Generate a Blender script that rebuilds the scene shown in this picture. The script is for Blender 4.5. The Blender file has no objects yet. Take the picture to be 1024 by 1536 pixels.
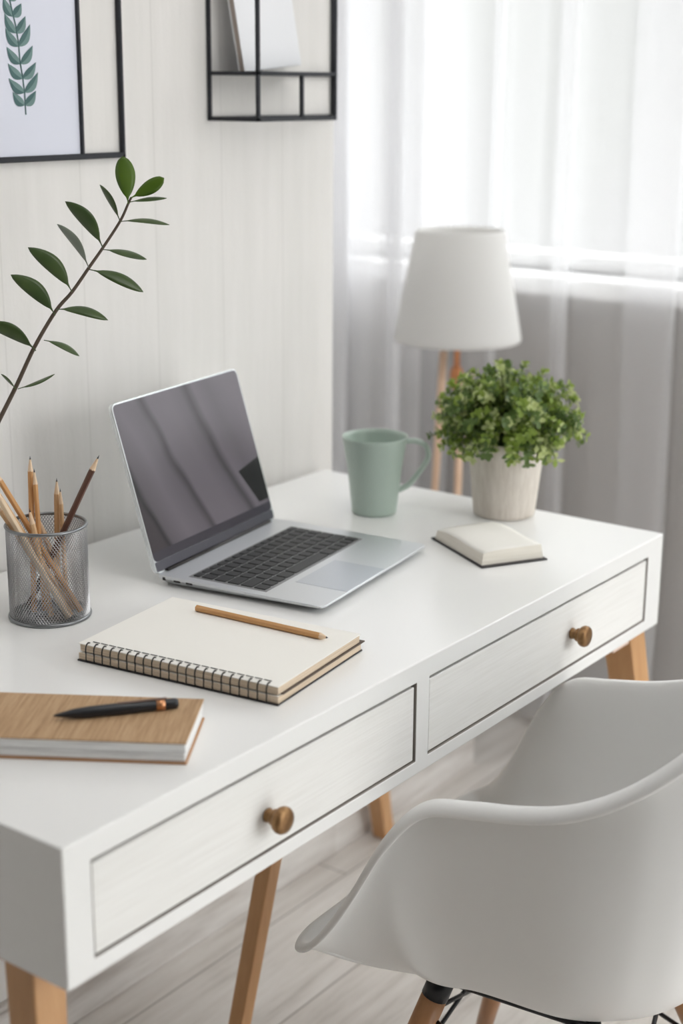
import bpy, bmesh, math, random
from mathutils import Vector, Matrix
random.seed(7)
scene = bpy.context.scene
col = scene.collection
PI = math.pi
V = Vector

# ------------------------------------------------------------------ camera model
CAM = V((-0.807, -0.891, 1.3858)); FPX = 2276.79
pit, yaw, rol = map(math.radians, (15.758, 36.365, 0.388))
fw = V((math.cos(yaw)*math.cos(pit), math.sin(yaw)*math.cos(pit), -math.sin(pit)))
r0 = fw.cross(V((0, 0, 1))).normalized(); u0 = r0.cross(fw)
rt = math.cos(rol)*r0 + math.sin(rol)*u0; up = -math.sin(rol)*r0 + math.cos(rol)*u0
def at(px, py, t):            # a point of the place at distance t along the view axis
    return CAM + (fw + rt*((px-512)/FPX) - up*((py-768)/FPX))*t

# ------------------------------------------------------------------ materials
def mat(name, color=(.8, .8, .8), rough=.5, metal=0., spec=.5, coat=0., sss=0.):
    m = bpy.data.materials.new(name); m.use_nodes = True
    b = m.node_tree.nodes['Principled BSDF']
    b.inputs['Base Color'].default_value = (*color, 1)
    b.inputs['Roughness'].default_value = rough
    b.inputs['Metallic'].default_value = metal
    b.inputs['Specular IOR Level'].default_value = spec
    b.inputs['Coat Weight'].default_value = coat
    if sss:
        b.inputs['Subsurface Weight'].default_value = sss
        b.inputs['Subsurface Radius'].default_value = (.01, .01, .01)
    return m
def nd(m, t): return m.node_tree.nodes.new(t)
def lk(m, a, b): m.node_tree.links.new(a, b)
def coords(m, scale=(1, 1, 1), rot=(0, 0, 0)):
    tc = nd(m, 'ShaderNodeTexCoord'); mp = nd(m, 'ShaderNodeMapping')
    mp.inputs['Scale'].default_value = scale; mp.inputs['Rotation'].default_value = rot
    lk(m, tc.outputs['Object'], mp.inputs['Vector']); return mp.outputs['Vector']
def noise(m, vec, scale=5., detail=4., rough=.6):
    n = nd(m, 'ShaderNodeTexNoise'); n.inputs['Scale'].default_value = scale
    n.inputs['Detail'].default_value = detail; n.inputs['Roughness'].default_value = rough
    lk(m, vec, n.inputs['Vector']); return n.outputs['Fac']
def ramp(m, fac, stops):
    r = nd(m, 'ShaderNodeValToRGB'); e = r.color_ramp.elements
    while len(e) < len(stops): e.new(.5)
    for k, (p, c) in enumerate(stops):
        e[k].position = p; e[k].color = (*c, 1)
    lk(m, fac, r.inputs['Fac']); return r.outputs['Color']
def bsdf(m): return m.node_tree.nodes['Principled BSDF']
def setcol(m, c): lk(m, c, bsdf(m).inputs['Base Color'])
def bump(m, h, strength=.2, dist=.001):
    b = nd(m, 'ShaderNodeBump'); b.inputs['Strength'].default_value = strength
    b.inputs['Distance'].default_value = dist
    lk(m, h, b.inputs['Height']); lk(m, b.outputs['Normal'], bsdf(m).inputs['Normal'])
def mixc(m, fac, a, b, mode='MIX'):
    x = nd(m, 'ShaderNodeMix'); x.data_type = 'RGBA'; x.blend_type = mode
    if isinstance(fac, float): x.inputs[0].default_value = fac
    else: lk(m, fac, x.inputs[0])
    for s, v in ((6, a), (7, b)):
        if isinstance(v, tuple): x.inputs[s].default_value = (*v, 1)
        else: lk(m, v, x.inputs[s])
    return x.outputs[2]

def mth(m, op, a, b=None):
    x = nd(m, 'ShaderNodeMath'); x.operation = op
    for k, q in enumerate((a, b)):
        if q is None: continue
        if isinstance(q, (int, float)): x.inputs[k].default_value = q
        else: lk(m, q, x.inputs[k])
    return x.outputs[0]

def wood(name, c1, c2, scale=(40, 40, 3), rough=.45, b=.1, ns=1.5):
    m = mat(name, c1, rough); v = coords(m, scale)
    n = noise(m, v, ns, 5, .6); setcol(m, ramp(m, n, [(.3, c1), (.7, c2)])); bump(m, n, b); return m

M = {}
M['desk'] = mat('desk_white_lacquer', (.86, .86, .85), .22, spec=.5)
n_ = noise(M['desk'], coords(M['desk'], (1, 1, 1)), 6, 3); bump(M['desk'], n_, .03, .0008)
m = M['drawer'] = mat('drawer_white_grain', (.85, .845, .82), .45)
v = coords(m, (5, 5, 220)); n1 = noise(m, v, 1.6, 5, .65)
setcol(m, ramp(m, n1, [(.3, (.80, .79, .765)), (.6, (.87, .865, .845))])); bump(m, n1, .35, .0006)
M['desk_inside'] = mat('desk_inside_shade', (.27, .245, .22), .8)  # cavity faces darkened to deepen the shade in the drawer gaps
M['leg'] = wood('desk_leg_wood', (.50, .265, .115), (.60, .345, .165), (30, 30, 3), .4, .05)
M['chair_wood'] = wood('chair_leg_wood', (.34, .155, .065), (.47, .245, .11), (30, 30, 4), .35, .08)
M['bracket'] = mat('bracket_pale', (.75, .58, .48), .5)
M['knob'] = mat('knob_antique_brass', (.40, .235, .105), .38, .65)
m = M['knob']; setcol(m, ramp(m, noise(m, coords(m, (60, 60, 60)), 1.5), [(.35, (.21, .11, .045)), (.65, (.34, .195, .085))]))
M['chair'] = mat('chair_white_plastic', (.80, .80, .79), .33, spec=.45, coat=.0)
M['black_metal'] = mat('black_metal', (.012, .012, .014), .4, .3)
M['frame_black'] = mat('frame_black_metal', (.022, .024, .03), .5, .3)
# wall: white plaster panelling with faint vertical seams and streaks
m = M['wall'] = mat('wall_offwhite_panel', (.79, .775, .75), .75, spec=.25)
v = coords(m, (14, 14, 1.1)); n1 = noise(m, v, 2.2, 6, .65)
v2 = coords(m, (1, 1, 1)); n2 = noise(m, v2, 90, 3, .7)
c = ramp(m, n1, [(.3, (.76, .745, .72)), (.7, (.82, .80, .78))])
sx = nd(m, 'ShaderNodeSeparateXYZ'); lk(m, v2, sx.inputs[0])
fr = mth(m, 'FRACT', mth(m, 'DIVIDE', mth(m, 'ADD', sx.outputs['X'], 10.02), .1465))
seam = mth(m, 'LESS_THAN', fr, .018)
sm_ = mth(m, 'MULTIPLY', seam, .35)
setcol(m, mixc(m, sm_, c, (.60, .585, .56)))
bump(m, mth(m, 'ADD', n2, mth(m, 'MULTIPLY', n1, 1.5)), .25, .0015)
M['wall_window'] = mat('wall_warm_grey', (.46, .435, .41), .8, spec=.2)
M['wall_plain'] = mat('wall_plain_white', (.78, .77, .76), .8)
M['wall_dark'] = mat('wall_light_blocker', (.085, .076, .068), .8)  # dark so the unseen walls bounce little light
M['ceiling'] = mat('ceiling_white', (.85, .85, .85), .85)
# floor: grey washed planks running along X
m = M['floor'] = mat('floor_grey_washed_planks', (.6, .57, .54), .5)
br = nd(m, 'ShaderNodeTexBrick'); lk(m, coords(m, (1, 1, 1)), br.inputs['Vector'])
br.inputs['Scale'].default_value = 1; br.inputs['Brick Width'].default_value = 1.2; br.inputs['Row Height'].default_value = .19
br.inputs['Mortar Size'].default_value = .002; br.inputs['Color1'].default_value = (.74, .71, .68, 1)
br.inputs['Color2'].default_value = (.80, .775, .75, 1); br.inputs['Mortar'].default_value = (.42, .39, .37, 1)
n1 = noise(m, coords(m, (1.6, 16, 1)), 2.0, 7, .68)
g = ramp(m, n1, [(.30, (.56, .53, .50)), (.48, (.84, .82, .80)), (.68, (1., 1., 1.))])
setcol(m, mixc(m, .8, br.outputs['Color'], g, 'MULTIPLY')); bump(m, n1, .15, .001)
M['baseboard'] = mat('baseboard_grey', (.62, .60, .58), .5)
m = M['baseboard']; setcol(m, ramp(m, noise(m, coords(m, (1.6, 3, 16)), 2.5, 6, .65), [(.3, (.44, .40, .37)), (.62, (.70, .675, .65))]))
M['window_white'] = mat('window_white_paint', (.9, .9, .9), .4)
M['alu'] = mat('laptop_aluminium', (.66, .68, .70), .33, .75)
M['alu_edge'] = mat('laptop_aluminium_edge', (.80, .84, .85), .25, .6)
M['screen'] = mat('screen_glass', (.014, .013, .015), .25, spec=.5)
m = M['screen']                       # emission bands paint the reflected curtain folds and dark shape on the glass
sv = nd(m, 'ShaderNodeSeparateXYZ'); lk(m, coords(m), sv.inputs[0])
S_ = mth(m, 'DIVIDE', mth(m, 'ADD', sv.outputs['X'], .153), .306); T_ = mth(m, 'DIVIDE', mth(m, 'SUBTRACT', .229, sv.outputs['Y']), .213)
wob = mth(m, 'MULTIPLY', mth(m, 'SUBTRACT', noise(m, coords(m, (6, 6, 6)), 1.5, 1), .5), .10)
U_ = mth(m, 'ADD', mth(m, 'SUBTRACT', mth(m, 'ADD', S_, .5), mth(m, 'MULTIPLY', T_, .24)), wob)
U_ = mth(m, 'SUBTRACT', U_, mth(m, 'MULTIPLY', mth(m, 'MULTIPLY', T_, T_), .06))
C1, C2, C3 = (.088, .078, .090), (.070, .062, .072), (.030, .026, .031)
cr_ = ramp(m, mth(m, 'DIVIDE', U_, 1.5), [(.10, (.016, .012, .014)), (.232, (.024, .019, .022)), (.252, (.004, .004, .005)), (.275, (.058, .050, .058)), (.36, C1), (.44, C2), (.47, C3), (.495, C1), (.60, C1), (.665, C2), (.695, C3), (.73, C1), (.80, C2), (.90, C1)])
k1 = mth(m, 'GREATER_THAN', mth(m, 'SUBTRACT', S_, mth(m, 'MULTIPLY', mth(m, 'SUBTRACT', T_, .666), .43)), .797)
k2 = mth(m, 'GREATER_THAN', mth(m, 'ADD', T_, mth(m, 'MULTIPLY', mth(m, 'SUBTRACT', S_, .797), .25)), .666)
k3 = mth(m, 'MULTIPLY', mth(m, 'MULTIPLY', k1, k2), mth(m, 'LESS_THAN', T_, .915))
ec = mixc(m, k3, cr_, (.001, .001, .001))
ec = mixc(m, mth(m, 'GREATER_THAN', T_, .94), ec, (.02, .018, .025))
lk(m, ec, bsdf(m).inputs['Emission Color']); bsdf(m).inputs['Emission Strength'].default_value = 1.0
M['bezel'] = mat('screen_chin_grey', (.10, .10, .12), .2, .2)
M['keywell'] = mat('keyboard_well', (.22, .22, .225), .5)
M['key'] = mat('key_black', (.014, .015, .016), .5)
M['pad'] = mat('trackpad', (.52, .55, .59), .3, .6)
m = M['mug'] = mat('mug_sage_ceramic', (.42, .51, .45), .35, spec=.5)
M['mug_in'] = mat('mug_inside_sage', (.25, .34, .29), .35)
m = M['pot'] = mat('pot_stone_beige', (.62, .55, .47), .8)
v = coords(m, (1, 1, .12)); n1 = noise(m, v, 170, 3, .6)
n2 = noise(m, coords(m, (1, 1, 1)), 25, 3)
setcol(m, mixc(m, .35, ramp(m, n1, [(.3, (.62, .555, .485)), (.7, (.80, .74, .67))]), ramp(m, n2, [(.3, (.64, .58, .51)), (.7, (.80, .75, .70))])))
bump(m, n1, .7, .002)
M['soil'] = mat('soil', (.03, .022, .015), .9)
def leafmat(name, c1, c2, rough=.4, scale=60, trans=.25):
    m = mat(name, c1, rough)
    setcol(m, ramp(m, noise(m, coords(m, (1, 1, 1)), scale, 2), [(.3, c1), (.7, c2)]))
    b = bsdf(m); b.inputs['Transmission Weight'].default_value = 0
    tr = nd(m, 'ShaderNodeBsdfTranslucent'); tr.inputs['Color'].default_value = (*[min(1, x*1.7) for x in c2], 1)
    mx = nd(m, 'ShaderNodeMixShader'); mx.inputs[0].default_value = trans
    out = m.node_tree.nodes['Material Output']
    lk(m, b.outputs[0], mx.inputs[1]); lk(m, tr.outputs[0], mx.inputs[2]); lk(m, mx.outputs[0], out.inputs['Surface'])
    return m
M['leaf_a'] = leafmat('boxwood_leaf_mid', (.16, .235, .035), (.30, .40, .085))
M['leaf_b'] = leafmat('boxwood_leaf_dark', (.08, .135, .035), (.14, .215, .06))
M['leaf_c'] = leafmat('boxwood_leaf_light', (.38, .46, .14), (.56, .62, .32))
M['stem_g'] = mat('plant_stem_green', (.08, .13, .03), .7)
M['zz_leaf'] = leafmat('branch_leaf_green', (.050, .088, .026), (.085, .130, .042), .35, 30, .15)
M['zz_bright'] = leafmat('branch_leaf_bright', (.070, .135, .010), (.10, .18, .016), .35, 30, .2)
M['zz_pale'] = leafmat('branch_leaf_pale', (.20, .23, .18), (.30, .34, .28), .3, 30, .2)
M['zz_stem'] = mat('branch_stem_brown', (.085, .06, .04), .6)
m = M['shade'] = mat('lamp_shade_linen', (.84, .835, .825), .9)
n1 = noise(m, coords(m, (1, 1, 4)), 160, 2); bump(m, n1, .4, .001)
tr = nd(m, 'ShaderNodeBsdfTranslucent'); tr.inputs['Color'].default_value = (.85, .84, .82, 1)
mx = nd(m, 'ShaderNodeMixShader'); mx.inputs[0].default_value = .35
lk(m, bsdf(m).outputs[0], mx.inputs[1]); lk(m, tr.outputs[0], mx.inputs[2])
lk(m, mx.outputs[0], m.node_tree.nodes['Material Output'].inputs['Surface'])
M['lamp_wood'] = wood('lamp_leg_pale_wood', (.62, .42, .28), (.72, .52, .38), (30, 30, 3), .5, .05)
M['lamp_copper'] = mat('lamp_joint_copper', (.65, .28, .12), .4, .3)
M['paper'] = mat('paper_cream', (.88, .86, .81), .8)
m = M['paper_edge'] = mat('page_edges_cream', (.80, .68, .54), .85)
n1 = noise(m, coords(m, (8, 8, 900)), 1.5, 3, .7); setcol(m, ramp(m, n1, [(.3, (.50, .385, .27)), (.6, (.76, .63, .48))]))
m = M['white_edge'] = mat('page_edges_white', (.84, .84, .83), .85)
n1 = noise(m, coords(m, (9, 9, 700)), 1.5, 3, .7); setcol(m, ramp(m, n1, [(.32, (.52, .51, .50)), (.55, (.88, .88, .87))]))
m = M['ivory_edge'] = mat('page_edges_ivory', (.83, .79, .70), .85)
n1 = noise(m, coords(m, (8, 8, 900)), 1.5, 3, .7); setcol(m, ramp(m, n1, [(.3, (.74, .69, .59)), (.6, (.86, .82, .74))]))
m = M['kraft'] = mat('kraft_cover_woven', (.45, .29, .15), .75)
w1 = noise(m, coords(m, (420, 16, 10)), 1.0, 4, .7)
setcol(m, ramp(m, w1, [(.3, (.33, .195, .095)), (.5, (.46, .295, .16)), (.7, (.56, .38, .225))])); bump(m, w1, .5, .0008)
M['kraft_back'] = mat('kraft_back_board', (.42, .22, .10), .7)
M['black_cover'] = mat('black_cover', (.018, .016, .016), .5)
M['brown_sheet'] = mat('brown_divider', (.09, .065, .05), .6)
M['wire'] = mat('black_wire', (.012, .011, .011), .4, .2)
M['mesh'] = mat('steel_mesh', (.45, .45, .46), .35, .85)
M['mesh_rim'] = mat('steel_rim', (.25, .26, .27), .3, .9)
def penc(n, a, b): return wood(n, a, b, (200, 200, 8), .5, .1)
M['p_light'] = penc('pencil_natural', (.60, .37, .19), (.72, .49, .28))
M['p_orange'] = penc('pencil_honey', (.55, .27, .095), (.64, .36, .15))
M['p_dark'] = penc('pencil_dark_brown', (.075, .030, .020), (.13, .055, .035))
M['p_pale'] = penc('pencil_pale', (.70, .52, .34), (.80, .64, .46))
M['p_wood'] = penc('pencil_cut_wood', (.74, .52, .33), (.82, .64, .46))
M['lead'] = mat('graphite', (.04, .04, .045), .4, .3)
M['pen_black'] = mat('pen_matte_black', (.014, .016, .020), .35)
M['copper'] = mat('pen_copper_ring', (.62, .30, .15), .35, .8)
M['pen_clip'] = mat('pen_clip_grey', (.22, .15, .12), .4, .6)
M['print'] = mat('print_paper_lilac', (.74, .76, .86), .7)
M['ink_a'] = mat('print_teal_dark', (.075, .15, .15), .8)
M['ink_b'] = mat('print_teal_mid', (.17, .27, .26), .8)
M['book_white'] = mat('book_white_cover', (.86, .87, .90), .6)
M['book_brown'] = mat('book_brown_pages', (.42, .36, .32), .8)
M['ceramic'] = mat('vase_white_ceramic', (.8, .8, .78), .3)
# sheer curtain: part light goes straight through, part scatters
def voile(key, name, back, opac):
    m = bpy.data.materials.new(name); m.use_nodes = True; M[key] = m
    nt = m.node_tree; nt.nodes.clear()
    out = nt.nodes.new('ShaderNodeOutputMaterial')
    tp = nt.nodes.new('ShaderNodeBsdfTransparent'); tp.inputs[0].default_value = (1, 1, 1, 1)
    df = nt.nodes.new('ShaderNodeBsdfDiffuse'); df.inputs[0].default_value = (.92, .92, .93, 1)
    tl = nt.nodes.new('ShaderNodeBsdfTranslucent'); tl.inputs[0].default_value = (.92, .92, .94, 1)
    a1 = nt.nodes.new('ShaderNodeMixShader'); a1.inputs[0].default_value = back
    a2 = nt.nodes.new('ShaderNodeMixShader'); a2.inputs[0].default_value = opac
    nt.links.new(df.outputs[0], a1.inputs[1]); nt.links.new(tl.outputs[0], a1.inputs[2])
    nt.links.new(tp.outputs[0], a2.inputs[1]); nt.links.new(a1.outputs[0], a2.inputs[2]); nt.links.new(a2.outputs[0], out.inputs[0])
voile('sheer', 'sheer_curtain_voile', .36, .40)
voile('drape', 'curtain_linen_voile', .38, .62)
# window glass: thin, mostly transparent
m = bpy.data.materials.new('window_glass'); m.use_nodes = True; M['glass'] = m
nt = m.node_tree; nt.nodes.clear(); out = nt.nodes.new('ShaderNodeOutputMaterial')
tp = nt.nodes.new('ShaderNodeBsdfTransparent'); gl = nt.nodes.new('ShaderNodeBsdfGlossy'); gl.inputs['Roughness'].default_value = .02
mx = nt.nodes.new('ShaderNodeMixShader'); mx.inputs[0].default_value = .06
nt.links.new(tp.outputs[0], mx.inputs[1]); nt.links.new(gl.outputs[0], mx.inputs[2]); nt.links.new(mx.outputs[0], out.inputs[0])

# ------------------------------------------------------------------ mesh helpers
def box(bm, x0, x1, y0, y1, z0, z1, T=None, mi=0):
    vs = [bm.verts.new((x, y, z)) for z in (z0, z1) for y in (y0, y1) for x in (x0, x1)]
    fs = [(0, 2, 3, 1), (4, 5, 7, 6), (0, 1, 5, 4), (2, 6, 7, 3), (0, 4, 6, 2), (1, 3, 7, 5)]
    F = [bm.faces.new([vs[i] for i in f]) for f in fs]
    for f in F: f.material_index = mi
    if T is not None: bmesh.ops.transform(bm, matrix=T, verts=vs)
    return vs
def tube(bm, pts, rad, n=8, closed=False, cap=True, mi=0):
    pts = [V(p) for p in pts]; k = len(pts); rings = []
    prev = None
    for i, p in enumerate(pts):
        a = pts[(i-1) % k] if (closed or i > 0) else p
        b = pts[(i+1) % k] if (closed or i < k-1) else p
        d = (b-a).normalized()
        if prev is None:
            s = d.cross(V((0, 0, 1)))
            if s.length < 1e-3: s = d.cross(V((1, 0, 0)))
            s.normalize()
        else:
            s = prev - d*prev.dot(d); s.normalize()
        prev = s; t = d.cross(s)
        r = rad[i] if isinstance(rad, (list, tuple)) else rad
        rings.append([bm.verts.new(p + (s*math.cos(2*PI*j/n) + t*math.sin(2*PI*j/n))*r) for j in range(n)])
    for i in range(k if closed else k-1):
        A, B = rings[i], rings[(i+1) % k]
        for j in range(n):
            f = bm.faces.new((A[j], A[(j+1) % n], B[(j+1) % n], B[j])); f.smooth = n > 6; f.material_index = mi
    if cap and not closed:
        f = bm.faces.new(rings[0][::-1]); f.material_index = mi
        f = bm.faces.new(rings[-1]); f.material_index = mi
    return rings
def lathe(bm, prof, n=48, T=None, mi=0, smooth=True):
    rings = []; new = []
    for r, z in prof:
        if r < 1e-6: ring = [bm.verts.new((0, 0, z))]
        else: ring = [bm.verts.new((r*math.cos(2*PI*j/n), r*math.sin(2*PI*j/n), z)) for j in range(n)]
        rings.append(ring); new += ring
    for A, B in zip(rings, rings[1:]):
        for j in range(n):
            a0, a1_ = A[j % len(A)], A[(j+1) % n % len(A)]
            b0, b1_ = B[j % len(B)], B[(j+1) % n % len(B)]
            vs = []
            for q in (a0, a1_, b1_, b0):
                if q not in vs: vs.append(q)
            if len(vs) > 2:
                f = bm.faces.new(vs); f.smooth = smooth; f.material_index = mi
    if T is not None: bmesh.ops.transform(bm, matrix=T, verts=new)
    return new
def link(name, bm, mats, parent=None, bevel=0., seg=2, smooth=False, loc=None):
    me = bpy.data.meshes.new(name)
    bmesh.ops.recalc_face_normals(bm, faces=bm.faces[:]); bm.to_mesh(me); bm.free()
    for q in (mats if isinstance(mats, (list, tuple)) else [mats]): me.materials.append(M[q])
    if smooth:
        for p in me.polygons: p.use_smooth = True
    o = bpy.data.objects.new(name, me); col.objects.link(o)
    if loc is not None: o.location = loc
    if parent is not None: o.parent = parent
    if bevel:
        b = o.modifiers.new('bevel', 'BEVEL'); b.width = bevel; b.segments = seg; b.limit_method = 'ANGLE'; b.angle_limit = math.radians(35)
    return o
def tag(o, label, cat, group=None):
    o['label'] = label; o['category'] = cat
    if group: o['group'] = group
    return o
def thing(name, label, cat, loc=(0, 0, 0), rz=0., group=None):
    o = bpy.data.objects.new(name, None); col.objects.link(o); o.empty_display_size = .05
    o.location = loc; o.rotation_euler = (0, 0, rz); return tag(o, label, cat, group)
def struct(o): o['kind'] = 'structure'; return o
def B(): return bmesh.new()
def smoothline(pts, n=6, closed=False):
    pts = [V(p) for p in pts]; k = len(pts); outp = []
    for i in range(k if closed else k-1):
        g = lambda j: pts[j % k] if closed else pts[max(0, min(k-1, j))]
        p0, p1, p2, p3 = g(i-1), g(i), g(i+1), g(i+2)
        for s in range(n):
            t = s/n
            outp.append(.5*((2*p1) + (p2-p0)*t + (2*p0-5*p1+4*p2-p3)*t*t + (3*p1-p0-3*p2+p3)*t**3))
    if not closed: outp.append(pts[-1])
    return outp

# ------------------------------------------------------------------ room
WY = .645           # face of the wall behind the desk
WX = 2.10           # face of the window wall
H = 2.6
def sbox(name, x0, x1, y0, y1, z0, z1, m, bevel=0):
    b = B(); box(b, x0, x1, y0, y1, z0, z1); return struct(link(name, b, m, bevel=bevel))
sbox('floor', -1.72, 2.3, -3.6, 1.82, -.1, 0, 'floor')
sbox('ceiling', -1.72, 2.3, -3.6, 1.82, H, H+.1, 'ceiling')
sbox('wall_back', -1.6, 1.25, WY, WY+.14, 0, H, 'wall')
sbox('wall_left_blocker', -1.72, -1.6, -3.6, WY+.14, 0, H, 'wall_dark')  # unseen, added dark to cut the light from the left
sbox('wall_front_blocker', -1.6, .2, -3.6, -3.5, 0, H, 'wall_dark')  # unseen, added so skylight enters only on the right of this side
sbox('wall_recess', 1.11, 2.1, 1.70, 1.82, 0, H, 'wall_plain')
sbox('wall_recess_side', 1.11, 1.25, WY+.14, 1.70, 0, H, 'wall_plain')
# window wall with its opening and an added unseen second one
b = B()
W1 = (-1.05, 1.42); W2 = (-3.2, -1.5); SZ = 1.0; TZ = 2.35  # second opening is unseen, added with its curtain for reflection and daylight
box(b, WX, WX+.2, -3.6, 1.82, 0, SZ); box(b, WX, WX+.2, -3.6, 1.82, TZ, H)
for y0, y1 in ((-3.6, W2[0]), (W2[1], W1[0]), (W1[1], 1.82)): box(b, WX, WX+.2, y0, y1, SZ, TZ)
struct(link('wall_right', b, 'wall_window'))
for i, (y0, y1) in enumerate((W1, W2)):
    e = bpy.data.objects.new('window_%d' % (i+1), None); col.objects.link(e); struct(e); e.location = (WX, (y0+y1)/2, SZ)  # window_2 is the added unseen one
    hw = (y1-y0)/2
    b = B(); f = .055
    for a0, a1_ in ((-hw, -hw+f), (hw-f, hw), (-.04, .04)): box(b, .05, .11, a0, a1_, 0, TZ-SZ)
    box(b, .05, .11, -hw, hw, 0, .035); box(b, .05, .11, -hw, hw, TZ-SZ-f, TZ-SZ)
    link('window_frame', b, 'window_white', e, .004)
    b = B(); box(b, -.075, .12, -hw-.06, hw+.06, -.042, .0); link('window_sill', b, 'window_white', e, .006)
    b = B(); box(b, .075, .081, -hw+f, hw-f, .035, TZ-SZ-f); link('window_pane', b, 'glass', e)
b = B(); box(b, -1.6, 1.25, WY-.015, WY, 0, .09); box(b, -1.6, 1.25, WY-.012, WY, .09, .10)
struct(link('baseboard_back', b, 'baseboard', bevel=.003))
sbox('baseboard_right', WX-.015, WX, -3.6, 1.7, 0, .09, 'baseboard', .003)

# sheer curtains
def curtain(name, ya, yb, pleats, label, seed, CX=1.965, fabric='sheer'):
    """a sheer hung in soft waves with flat box pleats (three layers) at the given spans"""
    pts = []; y = ya; off = 0.
    while y > yb:
        pl = [p for p in pleats if p[0] > y-.02 and p[0] <= y]
        wav = .007*math.sin(y*26+seed) + .005*math.sin(y*61+seed*2)
        pts.append((CX+off+wav, y))
        if pl:
            y1, y0 = pl[0]; w0 = off+wav
            for k in range(1, 7): pts.append((CX+w0+.004*math.sin(k), y1+(y0-y1)*k/6))
            pts.append((CX+w0+.007, y0-.004))
            for k in range(6, -1, -1): pts.append((CX+w0+.014+.003*math.sin(k*1.7), y1+(y0-y1)*k/6))
            pts.append((CX+w0+.021, y1+.004))
            for k in range(0, 7): pts.append((CX+w0+.028+.003*math.sin(k*1.3), y1+(y0-y1)*k/6))
            off = w0+.026; y = y0
        off *= .86; y -= .016
    b = B(); zs = [.02, .5, 1.0, 1.5, 2.0, 2.447]; rows = []
    for k, z in enumerate(zs):
        g = 1 + .25*math.sin(k*1.7)
        rows.append([b.verts.new((CX+(p[0]-CX)*g, p[1]+.003*math.sin(k*2.1+p[1]*6), z)) for p in pts])
    for A, Bq in zip(rows, rows[1:]):
        for j in range(len(pts)-1):
            fc = b.faces.new((A[j], A[j+1], Bq[j+1], Bq[j])); fc.smooth = True
    o = link(name, b, fabric); tag(o, label, 'curtain'); return o
curtain('sheer_curtain', 1.30, -1.1, [(1.24, 1.08), (1.07, .975), (.965, .885), (.87, .835), (.79, .765), (.635, .595), (.47, .362), (.20, .10), (-.10, -.16), (-.35, -.47), (-.72, -.80)],
        'white sheer curtain hanging in folds across the bright window behind the lamp', 2)
curtain('sheer_curtain', -1.12, -3.4, [(-1.25, -1.32), (-1.55, -1.70), (-2.0, -2.06), (-2.4, -2.5), (-2.9, -3.0)],
        'white sheer curtain over the added second window, outside the picture to the right', 5)
curtain('linen_curtain', 1.27, .90, [(1.22, 1.10), (1.00, .96)], 'denser white curtain gathered at the left edge of the window, beside the wall', 4, 1.90, 'drape')
b = B(); tube(b, [(1.965, -3.5, 2.46), (1.965, 1.5, 2.46)], .012, 12)
tag(link('curtain_rod', b, 'window_white'), 'white curtain rod above the window carrying the sheers', 'curtain rod')

# ------------------------------------------------------------------ desk
DX, DD, DT, DB = 1.205, .63, .75, .609
desk = thing('desk', 'white lacquered writing desk with two drawers and slanted wooden legs', 'desk', (0, 0, 0))
xs = [0, .034, .5515, .5785, 1.158, DX]; zs = [DB, .6265, .7245, DT]
b = B(); g = 0.
def quad(*p, mi=0): b.faces.new([b.verts.new(q) for q in p]).material_index = mi
for i in range(5):
    for k in range(3):
        x0, x1, z0, z1 = xs[i], xs[i+1], zs[k], zs[k+1]
        if k == 1 and i in (1, 3):
            d = .30
            quad((x0, 0, z0), (x1, 0, z0), (x1, d, z0), (x0, d, z0), mi=1); quad((x0, 0, z1), (x0, d, z1), (x1, d, z1), (x1, 0, z1), mi=1)
            quad((x0, 0, z0), (x0, d, z0), (x0, d, z1), (x0, 0, z1), mi=1); quad((x1, 0, z0), (x1, 0, z1), (x1, d, z1), (x1, d, z0), mi=1)
            quad((x0, d, z0), (x1, d, z0), (x1, d, z1), (x0, d, z1), mi=1)
        else: quad((x0, 0, z0), (x1, 0, z0), (x1, 0, z1), (x0, 0, z1))
        quad((x0, DD, z0), (x0, DD, z1), (x1, DD, z1), (x1, DD, z0))
    for z in (DB, DT): quad((xs[i], 0, z), (xs[i+1], 0, z), (xs[i+1], DD, z), (xs[i], DD, z))
for k in range(3):
    for x in (0, DX): quad((x, 0, zs[k]), (x, 0, zs[k+1]), (x, DD, zs[k+1]), (x, DD, zs[k]))
bmesh.ops.remove_doubles(b, verts=b.verts[:], dist=1e-5)
link('carcass', b, ['desk', 'desk_inside'], desk, .0016, 2)
def drawer(x0, x1, kx, kz):
    b = B(); box(b, x0+.0024, x1-.0026, .0020, .02, .6265+.0018, .7245-.0044)
    d = link('drawer', b, 'drawer', desk, .0008, 1)
    b = B()
    lathe(b, [(0, 0), (.0072, 0), (.0078, .001), (.0068, .004), (.0062, .006), (.0088, .0085), (.0092, .010), (.0075, .0115), (.0090, .0135), (.0130, .0150), (.0145, .0180), (.0145, .0215), (.0130, .0245), (.008, .0262), (0, .0266)], 32,
          Matrix.Translation((kx, .0012, kz)) @ Matrix.Rotation(PI/2, 4, 'X'))
    link('knob', b, 'knob', d)
drawer(xs[1], xs[2], .281, .668); drawer(xs[3], xs[4], .930, .674)
def leg(top, foot, wt, wf, rz=0.):
    b = B(); vs = []
    for c, w in ((foot, wf), (top, wt)):
        for sx_, sy in ((-1, -1), (1, -1), (1, 1), (-1, 1)):
            x, y = sx_*w/2, sy*w/2
            vs.append(b.verts.new((c[0]+x*math.cos(rz)-y*math.sin(rz), c[1]+x*math.sin(rz)+y*math.cos(rz), c[2])))
    for f in ((3, 2, 1, 0), (4, 5, 6, 7), (0, 1, 5, 4), (1, 2, 6, 5), (2, 3, 7, 6), (3, 0, 4, 7)): b.faces.new([vs[i] for i in f])
    link('leg', b, 'leg', desk, .002, 2)
leg((.031, .078, DB), (-.03, .0, 0), .040, .026)
leg((1.168, .040, DB), (1.255, -.03, 0), .048, .028)
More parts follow.
